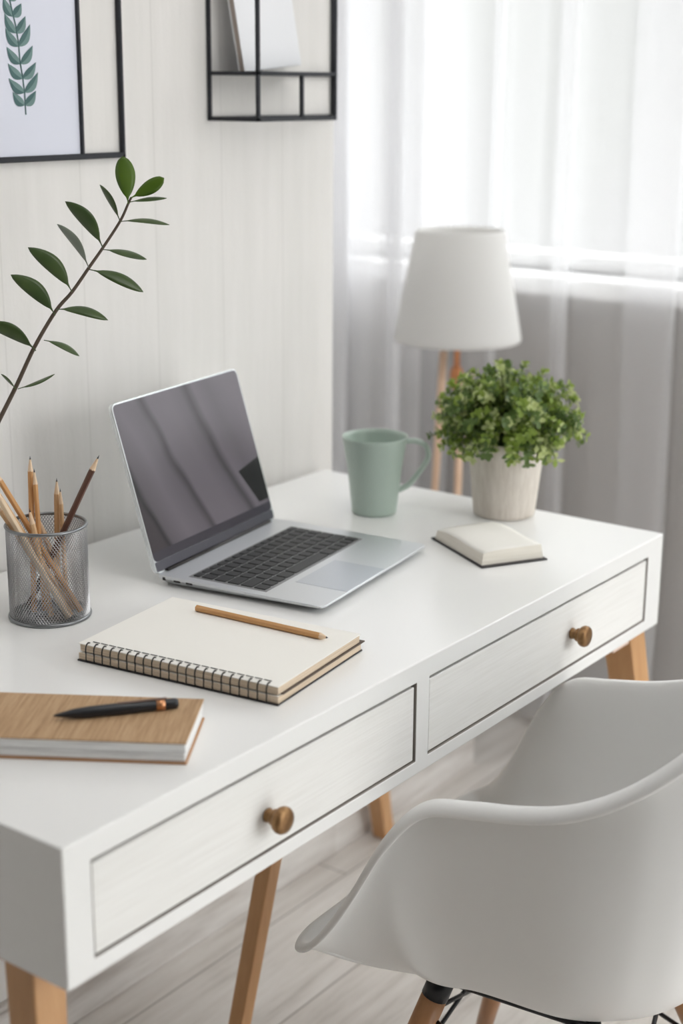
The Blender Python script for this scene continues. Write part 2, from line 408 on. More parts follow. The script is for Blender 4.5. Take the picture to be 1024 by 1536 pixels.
leg((.800, .35, DB), (.622, .355, 0), .028, .024)
leg((1.17, .55, DB), (1.362, .60, 0), .040, .030)
leg((.045, .58, DB), (-.03, .61, 0), .044, .026)
b = B(); box(b, .028, .052, 100*0+.09, .57, DB-.028, DB); link('crossbar', b, 'leg', desk, .002)
b = B(); box(b, 1.085, 1.135, .012, .030, DB-.014, DB+.002); link('bracket', b, 'bracket', desk, .001)

# ------------------------------------------------------------------ laptop
LA = .147; LX, LY = .744, .327; LW, LD = .306, .250
lap = thing('laptop', 'open silver laptop with a dark screen, standing on the desk', 'laptop', (LX, LY, DT), LA)
def rrect(w, d, r, n=6):
    P_ = []
    for cx_, cy_, a0 in ((w/2-r, d/2-r, 0), (-w/2+r, d/2-r, PI/2), (-w/2+r, -d/2+r, PI), (w/2-r, -d/2+r, 1.5*PI)):
        for k in range(n+1):
            a = a0 + PI/2*k/n; P_.append((cx_+r*math.cos(a), cy_+r*math.sin(a)))
    return P_
def slab(bm, loops, T=None, mi=0):   # loops: list of (outline, z)
    rings = [[bm.verts.new((x, y, z)) for x, y in o] for o, z in loops]
    new = [q for r_ in rings for q in r_]
    for A, C in zip(rings, rings[1:]):
        n = len(A)
        for j in range(n):
            f = bm.faces.new((A[j], A[(j+1) % n], C[(j+1) % n], C[j])); f.material_index = mi
    for f in (bm.faces.new(rings[0][::-1]), bm.faces.new(rings[-1])): f.material_index = mi
    if T is not None: bmesh.ops.transform(bm, matrix=T, verts=new)
b = B()
# wedge base: deeper at the hinge than at the front edge
def wedge(bm, w, d, zt_b, zt_f, zb_b, zb_f, ins):
    o1 = rrect(w, d, .010); o0 = rrect(w-ins, d-ins, .008)
    lerp = lambda y, bk, ft: ft + (bk-ft)*(y+d/2)/d
    rings = []
    for o, a, c in ((o0, zb_b, zb_f), (o1, (zb_b+2*zt_b)/3, (zb_f+1.2*zt_f)/2.2), (o1, zt_b-.0006, zt_f-.0006), ([(x*.997, y*.997) for x, y in o1], zt_b, zt_f)):
        rings.append([bm.verts.new((x, y, lerp(y, a, c))) for x, y in o])
    for A, C in zip(rings, rings[1:]):
        n = len(A)
        for j in range(n): bm.faces.new((A[j], A[(j+1) % n], C[(j+1) % n], C[j]))
    bm.faces.new(rings[0][::-1]); bm.faces.new(rings[-1])
wedge(b, LW, LD, .0150, .0115, .002, .0055, .016)
link('base', b, 'alu', lap)
b = B()
for sx_ in (-1, 1):
    for sy in (-1, 1):
        b = B(); lathe(b, [(0, 0), (.006, 0), (.0065, .0065), (0, .0065)], 12, Matrix.Translation((sx_*.125, sy*.098, 0)))
        link('rubber_foot', b, 'black_metal', lap)
kz = lambda y: .0115 + (.0150-.0115)*(y+LD/2)/LD
SL = math.atan((.0150-.0115)/LD)
kb = None
b = B(); KX0, KX1, KY0, KY1 = -.140, .128, -.036, .082
box(b, KX0, KX1, KY0, KY1, -.0008, .0004, Matrix.Translation((0, 0, kz(0))) @ Matrix.Rotation(SL, 4, 'X'))
kb = link('keyboard', b, 'keywell', lap, .0003, 1)
rows = [(14, .62), (14, 1), (14, 1), (13, 1), (12, 1), (10, 1)]
ytop = KY1-.003; hh = (KY1-KY0-.006)/5.62
pitch = (KX1-KX0-.006)/14.0
kmesh = {}
for r_i, (n, hs) in enumerate(rows):
    y1 = ytop; y0 = ytop-hh*hs; ytop = y0
    ws = [1.0]*n
    if r_i == 2: ws = [1.4]+[1]*11+[.8, .8]
    if r_i == 3: ws = [1.6]+[1]*11+[1.4]
    if r_i == 4: ws = [2.0]+[1]*10+[2.0]
    if r_i == 5: ws = [1, 1, 1, 1.25, 5, 1.25, 1, .9, .8, .8]
    s = 14.0/sum(ws); x = KX0+.003
    for wk in ws:
        w = wk*s*pitch; key = (round(w, 5), round(y1-y0, 5))
        if key not in kmesh:
            b = B(); slab(b, [(rrect(w-.0028, (y1-y0)-.0028, .0016, 3), 0), (rrect(w-.0028, (y1-y0)-.0028, .0016, 3), .0011), (rrect(w-.0036, (y1-y0)-.0036, .0013, 3), .0014)])
            me = bpy.data.meshes.new('key'); bmesh.ops.recalc_face_normals(b, faces=b.faces[:]); b.to_mesh(me); b.free(); me.materials.append(M['key']); kmesh[key] = me
        o = bpy.data.objects.new('key', kmesh[key]); col.objects.link(o); o.parent = kb
        yc = (y0+y1)/2; o.location = (x+w/2, yc, kz(yc)+.0003); o.rotation_euler = (SL, 0, 0)
        x += w
b = B(); yc = -.085; box(b, -.086, .022, -.039, .037, -.0005, .0003, Matrix.Translation((0, yc, kz(yc))) @ Matrix.Rotation(SL, 4, 'X'))
link('trackpad', b, 'pad', lap, .0002, 1)
TS = .2883; SH = .231
hy = LD/2-.002; hz = .0135
LT = Matrix.Translation((0, hy, hz)) @ Matrix.Rotation(-TS, 4, 'X')
def lidout(w, z0, z1, r):
    P_ = rrect(w, z1-z0, r, 6); return [(x, y+(z0+z1)/2) for x, y in P_]
b = B(); Rx = Matrix.Rotation(PI/2, 4, 'X')
slab(b, [(lidout(LW, 0, SH, .010), -.0055), (lidout(LW, 0, SH, .010), -.001), (lidout(LW-.001, .0005, SH-.0005, .0095), 0)], LT @ Rx)
link('lid', b, 'alu_edge', lap)
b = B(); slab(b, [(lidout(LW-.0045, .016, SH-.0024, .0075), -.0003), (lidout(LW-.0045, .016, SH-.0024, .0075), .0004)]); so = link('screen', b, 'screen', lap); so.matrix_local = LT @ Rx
b = B(); slab(b, [(lidout(LW-.0045, .003, .0158, .002), -.0003), (lidout(LW-.0045, .003, .0158, .002), .0003)], LT @ Rx); link('screen_chin', b, 'bezel', lap)
b = B(); tube(b, [(-LW/2+.02, hy-.002, .0135), (LW/2-.02, hy-.002, .0135)], .0042, 12); link('hinge', b, 'black_cover', lap)
for (y, w, h_) in ((.112, .0045, .0045), (.092, .010, .0028), (.073, .010, .0028)):
    b = B(); box(b, -LW/2-.0002, -LW/2+.003, y-w/2, y+w/2, .0082, .0082+h_); link('port', b, 'black_cover', lap, .0003, 1)

# ------------------------------------------------------------------ mug
mug = thing('mug', 'sage green ceramic mug with a looped handle, standing behind the laptop', 'mug', (1.038, .405, DT))
b = B(); lathe(b, [(0, .0), (.031, 0), (.034, .002), (.0348, .006), (.0375, .03), (.0415, .07), (.0485, .112), (.0505, .119), (.0500, .1210), (.0483, .1207), (.0462, .115), (.0385, .07), (.0345, .03), (.032, .008), (0, .006)], 64)
link('body', b, 'mug', mug)
hd = V((rt.x, rt.y, 0)).normalized()
hp = smoothline([V((0, 0, .112))+hd*.044, V((0, 0, .113))+hd*.062, V((0, 0, .106))+hd*.077, V((0, 0, .088))+hd*.0815, V((0, 0, .064))+hd*.068, V((0, 0, .044))+hd*.052, V((0, 0, .036))+hd*.037], 6)
b = B(); side = hd.cross(V((0, 0, 1)))
rings = []
for i, p in enumerate(hp):
    d = (hp[min(i+1, len(hp)-1)]-hp[max(i-1, 0)]).normalized(); nrm = d.cross(side).normalized()
    rings.append([b.verts.new(p + side*(.0085*math.cos(2*PI*j/16)) + nrm*(.0042*math.sin(2*PI*j/16))) for j in range(16)])
for A, C in zip(rings, rings[1:]):
    for j in range(16): b.faces.new((A[j], A[(j+1) % 16], C[(j+1) % 16], C[j]))
b.faces.new(rings[0]); b.faces.new(rings[-1])
link('handle', b, 'mug', mug, smooth=True)

# ------------------------------------------------------------------ potted plant
PXY = (1.155, .243)
plant = thing('potted_plant', 'bushy small-leaved green plant in a beige stone pot on the desk corner', 'potted plant', (*PXY, DT))
b = B(); lathe(b, [(0, 0), (.043, 0), (.0465, .002), (.0475, .006), (.0520, .05), (.0575, .100), (.0590, .111), (.0592, .117), (.0580, .119), (.0545, .1185), (.0535, .112), (.050, .095), (0, .095)], 64)
link('pot', b, 'pot', plant)
b = B(); lathe(b, [(.051, .097), (.03, .1035), (0, .105)], 32); link('soil', b, 'soil', plant)
rnd = random.Random(11)
bl = B(); bs = B()
def leaf_quad(bm, base, d, nrm, L, W, mi):
    d = d.normalized(); s = d.cross(nrm).normalized(); n2 = s.cross(d)
    pts = [(0, 0, 0), (.35, .42, .02), (.7, .46, -.02), (1, 0, -.10), (.7, -.46, -.02), (.35, -.42, .02), (.45, 0, -.05), (.8, 0, -.09)]
    vs = [bm.verts.new(base + d*(L*a) + s*(W*c) + n2*(L*e)) for a, c, e in pts]
    for f in ((0, 1, 6), (1, 2, 7, 6), (2, 3, 7), (3, 4, 7), (4, 5, 6, 7), (5, 0, 6)):
        fc = bm.faces.new([vs[i] for i in f]); fc.material_index = mi; fc.smooth = True
nst = 300
for i in range(nst):
    az = rnd.uniform(0, 2*PI); el = math.asin(rnd.uniform(-.42, 1.0)) 
    dr = V((math.cos(az)*math.cos(el), math.sin(az)*math.cos(el), math.sin(el)))
    ex = rnd.uniform(.66, 1.08)
    root = V((dr.x*.03, dr.y*.03, .105))
    tip = V((dr.x*.114, dr.y*.114, .138 + dr.z*.090))*1.0
    tip = V((0, 0, .118)) + (tip-V((0, 0, .118)))*ex
    if tip.z < .085: tip.z = .085 + rnd.uniform(-.012, .012)
    h_ = math.hypot(tip.x, tip.y)
    if tip.z < .118 and h_ < .075: tip.x *= .075/h_; tip.y *= .075/h_
    mid = (root+tip)/2 + V((0, 0, .025+.01*rnd.random())); ln = smoothline([root, mid, tip], 7)
    tube(bs, ln, [.0009]*len(ln), 4)
    pal = rnd.choices([0, 1, 2], [5, 4, 2])[0]
    n0 = 5
    for k in range(n0, len(ln)):
        p = ln[k]; d = (ln[k]-ln[k-1]).normalized()
        s = d.cross(V((0, 0, 1))); s = s.normalized() if s.length > .05 else V((1, 0, 0))
        t = d.cross(s)
        for q in range(2 if k < len(ln)-1 else 4):
            a = (k % 2)*PI/2 + q*(PI if k < len(ln)-1 else PI/2) + rnd.uniform(-.4, .4)
            o = s*math.cos(a)+t*math.sin(a)
            ld = (o*1.0 + d*rnd.uniform(.4, .9) + V((0, 0, .1))).normalized()
            nn = (d*1.0 - o*.4 + V((0, 0, .35))).normalized()
            mi = pal if rnd.random() < .7 else rnd.choice([0, 1, 2])
            leaf_quad(bl, p, ld, nn, rnd.uniform(.008, .0135), rnd.uniform(.0065, .0095), mi)
link('foliage', bl, ['leaf_a', 'leaf_b', 'leaf_c'], plant); link('stem', bs, 'stem_g', plant)

# ------------------------------------------------------------------ books and notebooks on the desk
def rectT(c, rz, z=0): return Matrix.Translation((c[0], c[1], z)) @ Matrix.Rotation(rz, 4, 'Z')
# open-topped small notebook, black cover below a fanned page block
RZ = math.radians(60)
fc_ = V((.895, .124, 0)); ld = V((math.cos(RZ), math.sin(RZ), 0)); sd = V((math.sin(RZ), -math.cos(RZ), 0))
cc = fc_ + ld*.077 + sd*.052
pad = thing('pocket_notebook', 'small cream-paged notebook with a thin black cover, lying by the plant pot', 'notebook', (cc.x, cc.y, DT), RZ)
b = B(); box(b, -.077, .077, -.052, .052, 0, .0022); link('cover', b, 'black_cover', pad, .0006, 1)
# page block: profile across local x is bowed at the far edge and lower at the end
b = B(); nx, ny = 12, 10; L2, W2_ = .070, .0485
def ztop(x, y):   # x,y in -1..1 ; spine side at +y
    return .0218 - .0045*max(0, (x))**2*1.0 - .0035*(max(0, y))**3 + .001*math.sin(x*3)
def xs_(x, z): return x
top = []; bot = []
for i in range(nx+1):
    u = -1+2*i/nx; top.append([]); bot.append([])
    for j in range(ny+1):
        v_ = -1+2*j/ny; off = .010*max(0, v_)**2
        top[i].append(b.verts.new((u*(L2-.001) , v_*(W2_-.003), ztop(u, v_))))
        bot[i].append(b.verts.new((u*L2, v_*W2_, .0022)))
for i in range(nx):
    for j in range(ny):
        f = b.faces.new((top[i][j], top[i+1][j], top[i+1][j+1], top[i][j+1])); f.material_index = 0; f.smooth = True
        f = b.faces.new((bot[i][j], bot[i][j+1], bot[i+1][j+1], bot[i+1][j])); f.material_index = 1
    for j in (0, ny):
        f = b.faces.new((bot[i][j], bot[i+1][j], top[i+1][j], top[i][j])); f.material_index = 1
for j in range(ny):
    for i in (0, nx):
        f = b.faces.new((bot[i][j], bot[i][j+1], top[i][j+1], top[i][j])); f.material_index = 1
link('pages', b, ['paper', 'ivory_edge'], pad)

# spiral notebook
SR = math.radians(7.6); SC = (.432, .192)
sp = thing('spiral_notebook', 'thick cream spiral notebook bound with black wire, beneath the pencil', 'notebook', (*SC, DT), SR)
SW, SLn = .186, .266
def pblock(name, parent, w, l, z0, z1, mats, shift=(0, 0), wav=.0):
    b = B(); rr = random.Random(3); n = 10
    o = []
    vs = box(b, -w/2+shift[0], w/2+shift[0], -l/2+shift[1], l/2+shift[1], z0, z1)
    for f in b.faces: f.material_index = 0 if abs(f.calc_center_median().z-z1) < 1e-5 else 1
    return link(name, b, mats, parent, .0006, 1)
pblock('back_cover', sp, SW+.004, SLn+.002, 0, .0016, ['black_cover', 'black_cover'])
pblock('pages', sp, SW, SLn, .0016, .0095, ['paper', 'paper_edge'])
pblock('divider', sp, SW-.002, SLn+.003, .0095, .0112, ['brown_sheet', 'brown_sheet'], (.008, .0))
pblock('pages', sp, SW-.004, SLn-.002, .0112, .0200, ['paper', 'paper_edge'], (0, 0))
pblock('front_cover', sp, SW, SLn, .0200, .0212, ['paper', 'paper'])
b = B(); npt = []
turns = 22; x0 = -SW/2+.002
for i in range(turns):
    yy = -SLn/2+.012 + i*(SLn-.026)/(turns-1)
    for dy in (0,):
        ring = []
        for k in range(17):
            a = 2*PI*k/16
            ring.append((x0+.0005-.0075*math.cos(a)*1.0, yy+dy+.0022*math.sin(a/2), .0108+.0128*math.sin(a)*.93))
        ring = [(max(q[0], x0-.006), q[1], q[2] if q[2] > .0012 else .0012) for q in ring]
        tube(b, ring, .0008, 6)
    # link wire between loops on the cover
    yn = yy+(SLn-.026)/(turns-1)
    if i < turns-1: tube(b, [(x0+.0075, yy+.002, .0219), (x0+.0078, yn, .0219)], .0005, 5)
link('spiral_binding', b, 'wire', sp)

# kraft notebook
KR = math.radians(-57.5); fcn = V((.190, .027, 0))
kl = V((-math.cos(KR), -math.sin(KR), 0)); ks = V((-math.sin(KR), math.cos(KR), 0))
KL, KW = .225, .111
kc = fcn + kl*KL/2 + ks*KW/2
kn = thing('kraft_notebook', 'brown woven-cover notebook with white pages, beneath the black pen at the near left', 'notebook', (kc.x, kc.y, DT), KR)
pblock('back_cover', kn, KL, KW, 0, .0022, ['kraft_back', 'kraft_back'])
pblock('pages', kn, KL-.004, KW-.004, .0022, .0107, ['white_edge', 'white_edge'])
pblock('pages', kn, KL-.002, KW-.003, .0112, .0212, ['white_edge', 'white_edge'])
pblock('page_gap_sheet', kn, KL-.006, KW-.006, .0107, .0112, ['brown_sheet', 'brown_sheet'])
b = B(); box(b, -KL/2, KL/2, -KW/2, KW/2, .0212, .0228); link('front_cover', b, 'kraft', kn, .0006, 1)

# ------------------------------------------------------------------ pencils and pen
def pencil(p0, p1, r, body, label, tip=True, group=None, tlen=.020, lead='lead'):
    """p0: end, p1: point"""
    p0, p1 = V(p0), V(p1); d = (p1-p0); L = d.length; q = d.normalized().to_track_quat('Z', 'Y')
    o = thing('pencil', label, 'pencil', p0, 0, group); o.rotation_mode = 'QUATERNION'; o.rotation_quaternion = q
    tl = tlen if tip else .0
    b = B()
    if tip:
        tube(b, [(0, 0, 0), (0, 0, L-tl)], r, 6); link('shaft', b, body, o, .0004, 1)
        b = B(); lathe(b, [(r*.97, L-tl-.001), (r*.9, L-tl), (r*.30, L-.27*tl)], 12); link('sharpened_tip', b, 'p_wood', o)
        b = B(); lathe(b, [(r*.30, L-.27*tl), (0, L)], 10); link('lead', b, lead, o)
    else:
        lathe(b, [(0, 0), (r*.9, 0), (r, .001), (r, L-.001), (r*.9, L), (0, L)], 12); link('shaft', b, body, o)
        b = B(); lathe(b, [(0, L+.0004), (r*.35, L+.0004), (r*.35, L-.0005)], 10); link('lead', b, lead, o)
    return o
TZP = DT+.0212+.0038
pencil((.4855, .277, TZP), (.500, .089, TZP), .0042, 'p_orange', 'honey-coloured wooden pencil lying across the spiral notebook', tlen=.010)
# pen on kraft notebook
pz = DT+.0228+.0056
pa, pb = V((.150, .168, pz)), V((.250, .0915, pz)); d = pb-pa; L = d.length
pen = thing('pen', 'black ballpoint pen with a copper ring lying on the brown woven notebook', 'pen', pa)
pen.rotation_mode = 'QUATERNION'; pen.rotation_quaternion = d.to_track_quat('Z', 'Y')
b = B(); lathe(b, [(.0010, .001), (.0022, .006), (.0048, .020), (.0059, .035), (.0062, .06), (.0055, L-.024), (.0053, L-.023)], 24); link('barrel', b, 'pen_black', pen)
b = B(); lathe(b, [(0, 0), (.0006, .0), (.0010, .001), (0, .001)], 12); link('nib', b, 'pen_clip', pen)
b = B(); lathe(b, [(.0053, L-.023), (.0058, L-.0228), (.0058, L-.0145), (.0053, L-.0142)], 24); link('ring', b, 'copper', pen)
b = B(); lathe(b, [(.0053, L-.0142), (.0054, L-.004), (.0045, L-.0005), (0, L)], 24); link('cap', b, 'pen_black', pen)
b = B(); box(b, -.0014, .0014, .0056, .0072, L-.062, L-.012)
link('clip', b, 'pen_clip', pen, .0004, 1)

# pencil cup
CC = V((.409, .451, DT)); CR = .0485; CH = .117
cup = thing('pencil_cup', 'round silver wire-mesh pencil cup at the left of the desk', 'pencil holder', CC)
b = B(); N = 84; seg = 14
for sgn in (1, -1):
    for i in range(N):
        a0 = 2*PI*i/N; pts = []
        for k in range(seg+1):
            z = .004 + (CH-.006)*k/seg; a = a0 + sgn*(CH*.62)/CR*k/seg
            rr = CR + .00025*sgn
            pts.append((rr*math.cos(a), rr*math.sin(a), z))
        tube(b, pts, .00047, 4, cap=False)
link('mesh_wall', b, 'mesh', cup)
def ringt(z, R_, r_):
    b = B(); tube(b, [(R_*math.cos(2*PI*k/64), R_*math.sin(2*PI*k/64), z) for k in range(64)], r_, 10, closed=True); return b
link('rim', ringt(CH, CR, .0021), 'mesh_rim', cup)
b = ringt(.0024, CR+.0003, .0024); lathe(b, [(0, .0010), (CR, .0010), (CR, .0022), (0, .0022)], 48); link('bottom', b, 'mesh_rim', cup)
def cp(px, py, t): return at(px, py, t)
ct = (CC-CAM).dot(fw)
def in_cup(px, py, dt, lo, body, label, r=.0036, tip=True, **k):
    """point seen at (px,py); the lower end stands in the cup at local offset lo"""
    top = at(px, py, ct+dt); bot = CC + V((lo[0], lo[1], .0045+lo[2] if len(lo) > 2 else .0045))
    return pencil(bot, top, r, body, label, tip, 'pencils standing in the mesh cup')
ax = V((rt.x, rt.y, 0)).normalized(); ay = V((fw.x, fw.y, 0)).normalized()
def lo(a, c, z=0.): q = ax*a+ay*c; return (q.x, q.y, z)
in_cup(45, 683, .0074, lo(-.0179, -.0084, .002), 'p_orange', 'tallest honey pencil standing near the middle of the mesh cup', .0038)
in_cup(51, 702, -.0002, lo(-.0061, -.0028, .002), 'p_orange', 'honey pencil close beside the tallest one in the mesh cup', .0034)
in_cup(85, 716, -.0006, lo(.004, .0296, .002), 'p_light', 'light pencil with a grey point at the centre right of the mesh cup', .0037)
in_cup(90, 731, -.0039, lo(.0159, .0264, .002), 'p_light', 'thin light pencil just right of the grey-pointed one in the mesh cup', .0030)
in_cup(149, 682, -.025, lo(-.0296, .016, .002), 'p_dark', 'dark brown pencil leaning to the right out of the mesh cup', .0040)
in_cup(-13, 700, -.0147, lo(.0388, -.0055, .002), 'p_orange', 'honey pencil leaning left over the cup rim, uppermost of those leaning left', .0040)
in_cup(-12.1, 728, -.0634, lo(.0278, -.0273, .002), 'p_pale', 'pale thick pencil leaning left out of the cup, nearest of those leaning left', .0043)
in_cup(-15.9, 722, -.0297, lo(.0276, 0, .002), 'p_light', 'tan pencil leaning left directly beneath the uppermost left-leaning one', .0040)
in_cup(-14, 745, -.0524, lo(.030, -.0187, .002), 'p_light', 'lowest of the pencils leaning left over the cup rim', .0034)
in_cup(43.9, 762, -.0203, lo(.006, -.0236, .002), 'p_light', 'short light pencil stub barely above the cup rim at the front left', .0038)
in_cup(57.7, 776, .0067, lo(.022, .0155, .002), 'p_light', 'shortest stub, right of the other stub in the mesh cup', .0036)

# ------------------------------------------------------------------ branch in a vase (vase is left of the picture)
bt = 1.84
stem_px = [(-40, 712), (-6, 640), (24, 580), (52, 520), (84, 466), (108, 438), (133, 402), (154, 372), (180, 332), (192, 306), (197, 296)]
sp3 = [at(x, y, bt+.02-.0002*i) for i, (x, y) in enumerate(stem_px)]
vb = V((.215, .50, DT))
branch = thing('leafy_branch', 'long green leafy twig arching up beside the wall at the left', 'branch', vb)
b = B(); ln = smoothline([vb+V((0, 0, .02)), vb+V((.01, 0, .13))]+sp3, 5)
ln = [p-vb for p in ln]
tube(b, ln, [.0034-.0020*i/len(ln) for i in range(len(ln))], 8); link('stem', b, 'zz_stem', branch)
def bleaf(bx, by, tx, ty, wpx, face, m, bow=.0, dz=0., pet=.12):
    bow = -bow*.62
    """a leaf from its foot to its tip; face 1 = broadside, 0 = edge on; bow bends it"""
    A = at(bx, by, bt+.012); T_ = at(tx, ty, bt+.012+dz); d = T_-A; L = d.length; d.normalize()
    vw = (A-CAM).normalized(); s = d.cross(vw).normalized(); n = s.cross(d).normalized()
    ang = math.acos(max(.05, min(1, face))); s2 = s*math.cos(ang)+n*math.sin(ang); n2 = s2.cross(d).normalized()
    W = wpx/FPX*bt/max(.3, face)
    W = min(W, L*.42)
    b = B(); ns = 14; rings = []
    for i in range(ns+1):
        t = i/ns; q = max(0, (t-pet)/(1-pet))
        w = W/2*(math.sin(PI*min(1, q**(1.25 if m == 'zz_bright' else 1.02)))**(.55 if m == 'zz_bright' else .72) if 0 < q < 1 else 0)
        w = max(w, .0007 if t < .97 else .0002)
        c = A-vb + d*(L*t) + s*(bow*L*math.sin(PI*t)) 
        cup_ = .12*w
        rings.append([b.verts.new(c - s2*w + n2*cup_), b.verts.new(c-s2*w*.5+n2*cup_*.2), b.verts.new(c-n2*.0003), b.verts.new(c+s2*w*.5+n2*cup_*.2), b.verts.new(c + s2*w + n2*cup_)])
    for P_, Q in zip(rings, rings[1:]):
        for j in range(4):
            f = b.faces.new((P_[j], P_[j+1], Q[j+1], Q[j])); f.smooth = True
    o = link('leaf', b, m, branch)
    sd_ = o.modifiers.new('thickness', 'SOLIDIFY'); sd_.thickness = .0005
    return o
LV = [(192, 306, 184, 234, 30, 1, 'zz_bright', .02, 0), (196, 297, 246, 267, 21, 1, 'zz_bright', .03, 0), (194, 303, 250, 297, 6, .4, 'zz_leaf', -.06, .0),
      (180, 331, 150, 277, 9, .6, 'zz_leaf', .06, 0), (181, 332, 254, 337, 7, .4, 'zz_leaf', -.10, 0),
      (154, 371, 98, 302, 22, .9, 'zz_leaf', .14, 0), (155, 374, 220, 389, 10, .5, 'zz_leaf', -.07, 0),
      (133, 401, 86, 336, 13, .7, 'zz_pale', .12, 0), (134, 404, 215, 438, 17, .8, 'zz_leaf', -.10, 0),
      (108, 438, 42, 371, 25, 1, 'zz_leaf', .15, 0), (84, 464, 162, 480, 14, .7, 'zz_leaf', -.14, 0),
      (83, 473, 16, 412, 25, 1, 'zz_leaf', .15, 0), (66, 510, 119, 534, 9, .5, 'zz_leaf', -.13, 0),
      (54, 526, -22, 485, 21, .9, 'zz_leaf', .15, 0), (27, 583, 82, 561, 5, .35, 'zz_leaf', .04, 0), (24, 583, 2, 561, 4, .35, 'zz_leaf', .02, 0)]
for q in LV: bleaf(*q)
vase = B(); lathe(vase, [(0, 0), (.034, 0), (.040, .01), (.045, .05), (.036, .10), (.020, .13), (.018, .15), (.021, .158), (.018, .158), (.015, .15), (.016, .13), (.032, .10), (.040, .05), (.03, .012), (0, .010)], 40)
tag(link('vase', vase, 'ceramic', loc=vb), 'white bottle vase left of the pencil cup holding the leafy branch', 'vase')

# ------------------------------------------------------------------ low cabinet and lamp
lc = thing('low_cabinet', 'low grey cabinet beside the wall behind the desk, carrying the lamp', 'cabinet', (1.53, .85, 0))
b = B(); box(b, -.279, .21, -.205, .10, .0, .457); link('body', b, 'wall_window', lc, .002)
b = B(); box(b, -.279, .213, -.208, .105, .457, .470); link('top', b, 'wall_window', lc, .002)
b = B(); box(b, -.279, .211, -.218, -.2055, 0, .09); link('plinth_board', b, 'baseboard', lc, .002)
ZL = .470; lt = 3.0; Lc = at(688, 430, lt)
lamp = thing('table_lamp', 'tripod lamp with a white linen shade and pale wooden legs, behind the desk', 'lamp', (Lc.x, Lc.y, ZL))
zt, zb = 1.112-ZL, .895-ZL
b = B(); lathe(b, [(.1245, zb), (.1265, zb+.003), (.1255, zb+.010), (.0885, zt-.006), (.0870, zt-.001), (.0855, zt), (.0845, zt-.004), (.1235, zb+.008), (.1225, zb+.001), (.1245, zb)], 64)
link('lamp_shade', b, 'shade', lamp)
JZ = at(692, 575, lt).z - ZL
b = B(); tube(b, [(0, 0, JZ), (0, 0, zb+.07)], .006, 12)
for k in range(3): tube(b, [(0, 0, zb+.06), (.115*math.cos(k*2*PI/3), .115*math.sin(k*2*PI/3), zb+.02)], .0018, 6)
link('pole', b, 'lamp_copper', lamp)
b = B(); lathe(b, [(0, zb+.02), (.012, zb+.025), (.030, zb+.065), (.031, zb+.085), (.022, zb+.107), (0, zb+.115)], 24); link('bulb', b, 'shade', lamp)
b = B(); lathe(b, [(0, JZ-.02), (.011, JZ-.02), (.013, JZ-.015), (.013, JZ+.015), (.008, JZ+.024), (0, JZ+.024)], 24); link('joint', b, 'lamp_copper', lamp)
LB = V((Lc.x, Lc.y, ZL))
for (a_, c_) in ((at(665, 527, lt+.0), at(652, 735, lt-.01)), (at(692, 570, lt-.015), at(686, 738, lt-.045)), (at(704, 560, lt+.02), at(722, 735, lt+.06))):
    d = c_-a_; foot = a_ + d*((a_.z-ZL)/(a_.z-c_.z))
    b = B(); tube(b, [foot-LB, a_-LB], [.0068, .0080], 12); link('leg', b, 'lamp_wood', lamp)

# ------------------------------------------------------------------ things on the wall
fy0, fy1 = WY-.008, WY
pf = thing('picture_frame', 'black metal frame with a botanical leaf print, hung at the upper left', 'picture frame', (.2, WY, 1.285))
O = V((.2, WY, 1.285))
def wb(name, x0, x1, y0, y1, z0, z1, m, par, org, bev=.001):
    b = B(); box(b, x0-org.x, x1-org.x, y0-org.y, y1-org.y, z0-org.z, z1-org.z); return link(name, b, m, par, bev, 1)
fx1 = .758; fx0 = -.42
for nm, a in (('frame_bar', (fx1-.0055, fx1, 1.285, 1.95)), ('frame_bar', (fx0, fx0+.0065, 1.285, 1.95)), ('frame_bar', (fx0, fx1, 1.285, 1.2925)), ('frame_bar', (fx0, fx1, 1.943, 1.95)), ('inner_bar', (.6745, .680, 1.29, 1.945)), ('inner_bar', (-.35, -.344, 1.29, 1.945))):
    wb(nm, a[0], a[1], fy0, fy1, a[2], a[3], 'frame_black', pf, O)
pr = wb('print', -.344, .6745, WY-.004, WY-.001, 1.2925, 1.943, 'print', pf, O, 0)
# the leaf sprig printed on the paper (thin ink shapes)
b = B()
def onw(px, py, y=WY-.0045):
    d = fw + rt*((px-512)/FPX) - up*((py-768)/FPX); return CAM + d*((y-CAM.y)/d.y)
def inkleaf(bx, by, tx, ty, w, side_):
    A = onw(bx, by)-O; T_ = onw(tx, ty)-O; d = T_-A; s = V((0, -1, 0)).cross(d.normalized())
    n = 10; up_, dn = [], []
    for i in range(n+1):
        t = i/n; ww = w*math.sin(PI*t**.8)*.5; c = A + d*t + s*(side_*.10*d.length*math.sin(PI*t))
        up_.append(b.verts.new(c+s*ww)); dn.append((b.verts.new(c-s*ww), b.verts.new(c)))
    for i in range(n):
        f = b.faces.new((up_[i], up_[i+1], dn[i+1][1], dn[i][1])); f.material_index = 0
        f = b.faces.new((dn[i][1], dn[i+1][1], dn[i+1][0], dn[i][0])); f.material_index = 1
stm = [(39, 172), (38, 158), (37, 139), (34, 115), (30, 92), (28, 66), (24, 40), (18, 15), (12, -12), (6, -40)]
sl = [onw(x, y)-O for x, y in stm]; tube(b, sl, .0011, 6, mi=0)
bmesh.ops.scale(b, vec=(1, .3, 1), verts=b.verts[:], space=Matrix.Translation(-V((0, sl[0].y, 0))))
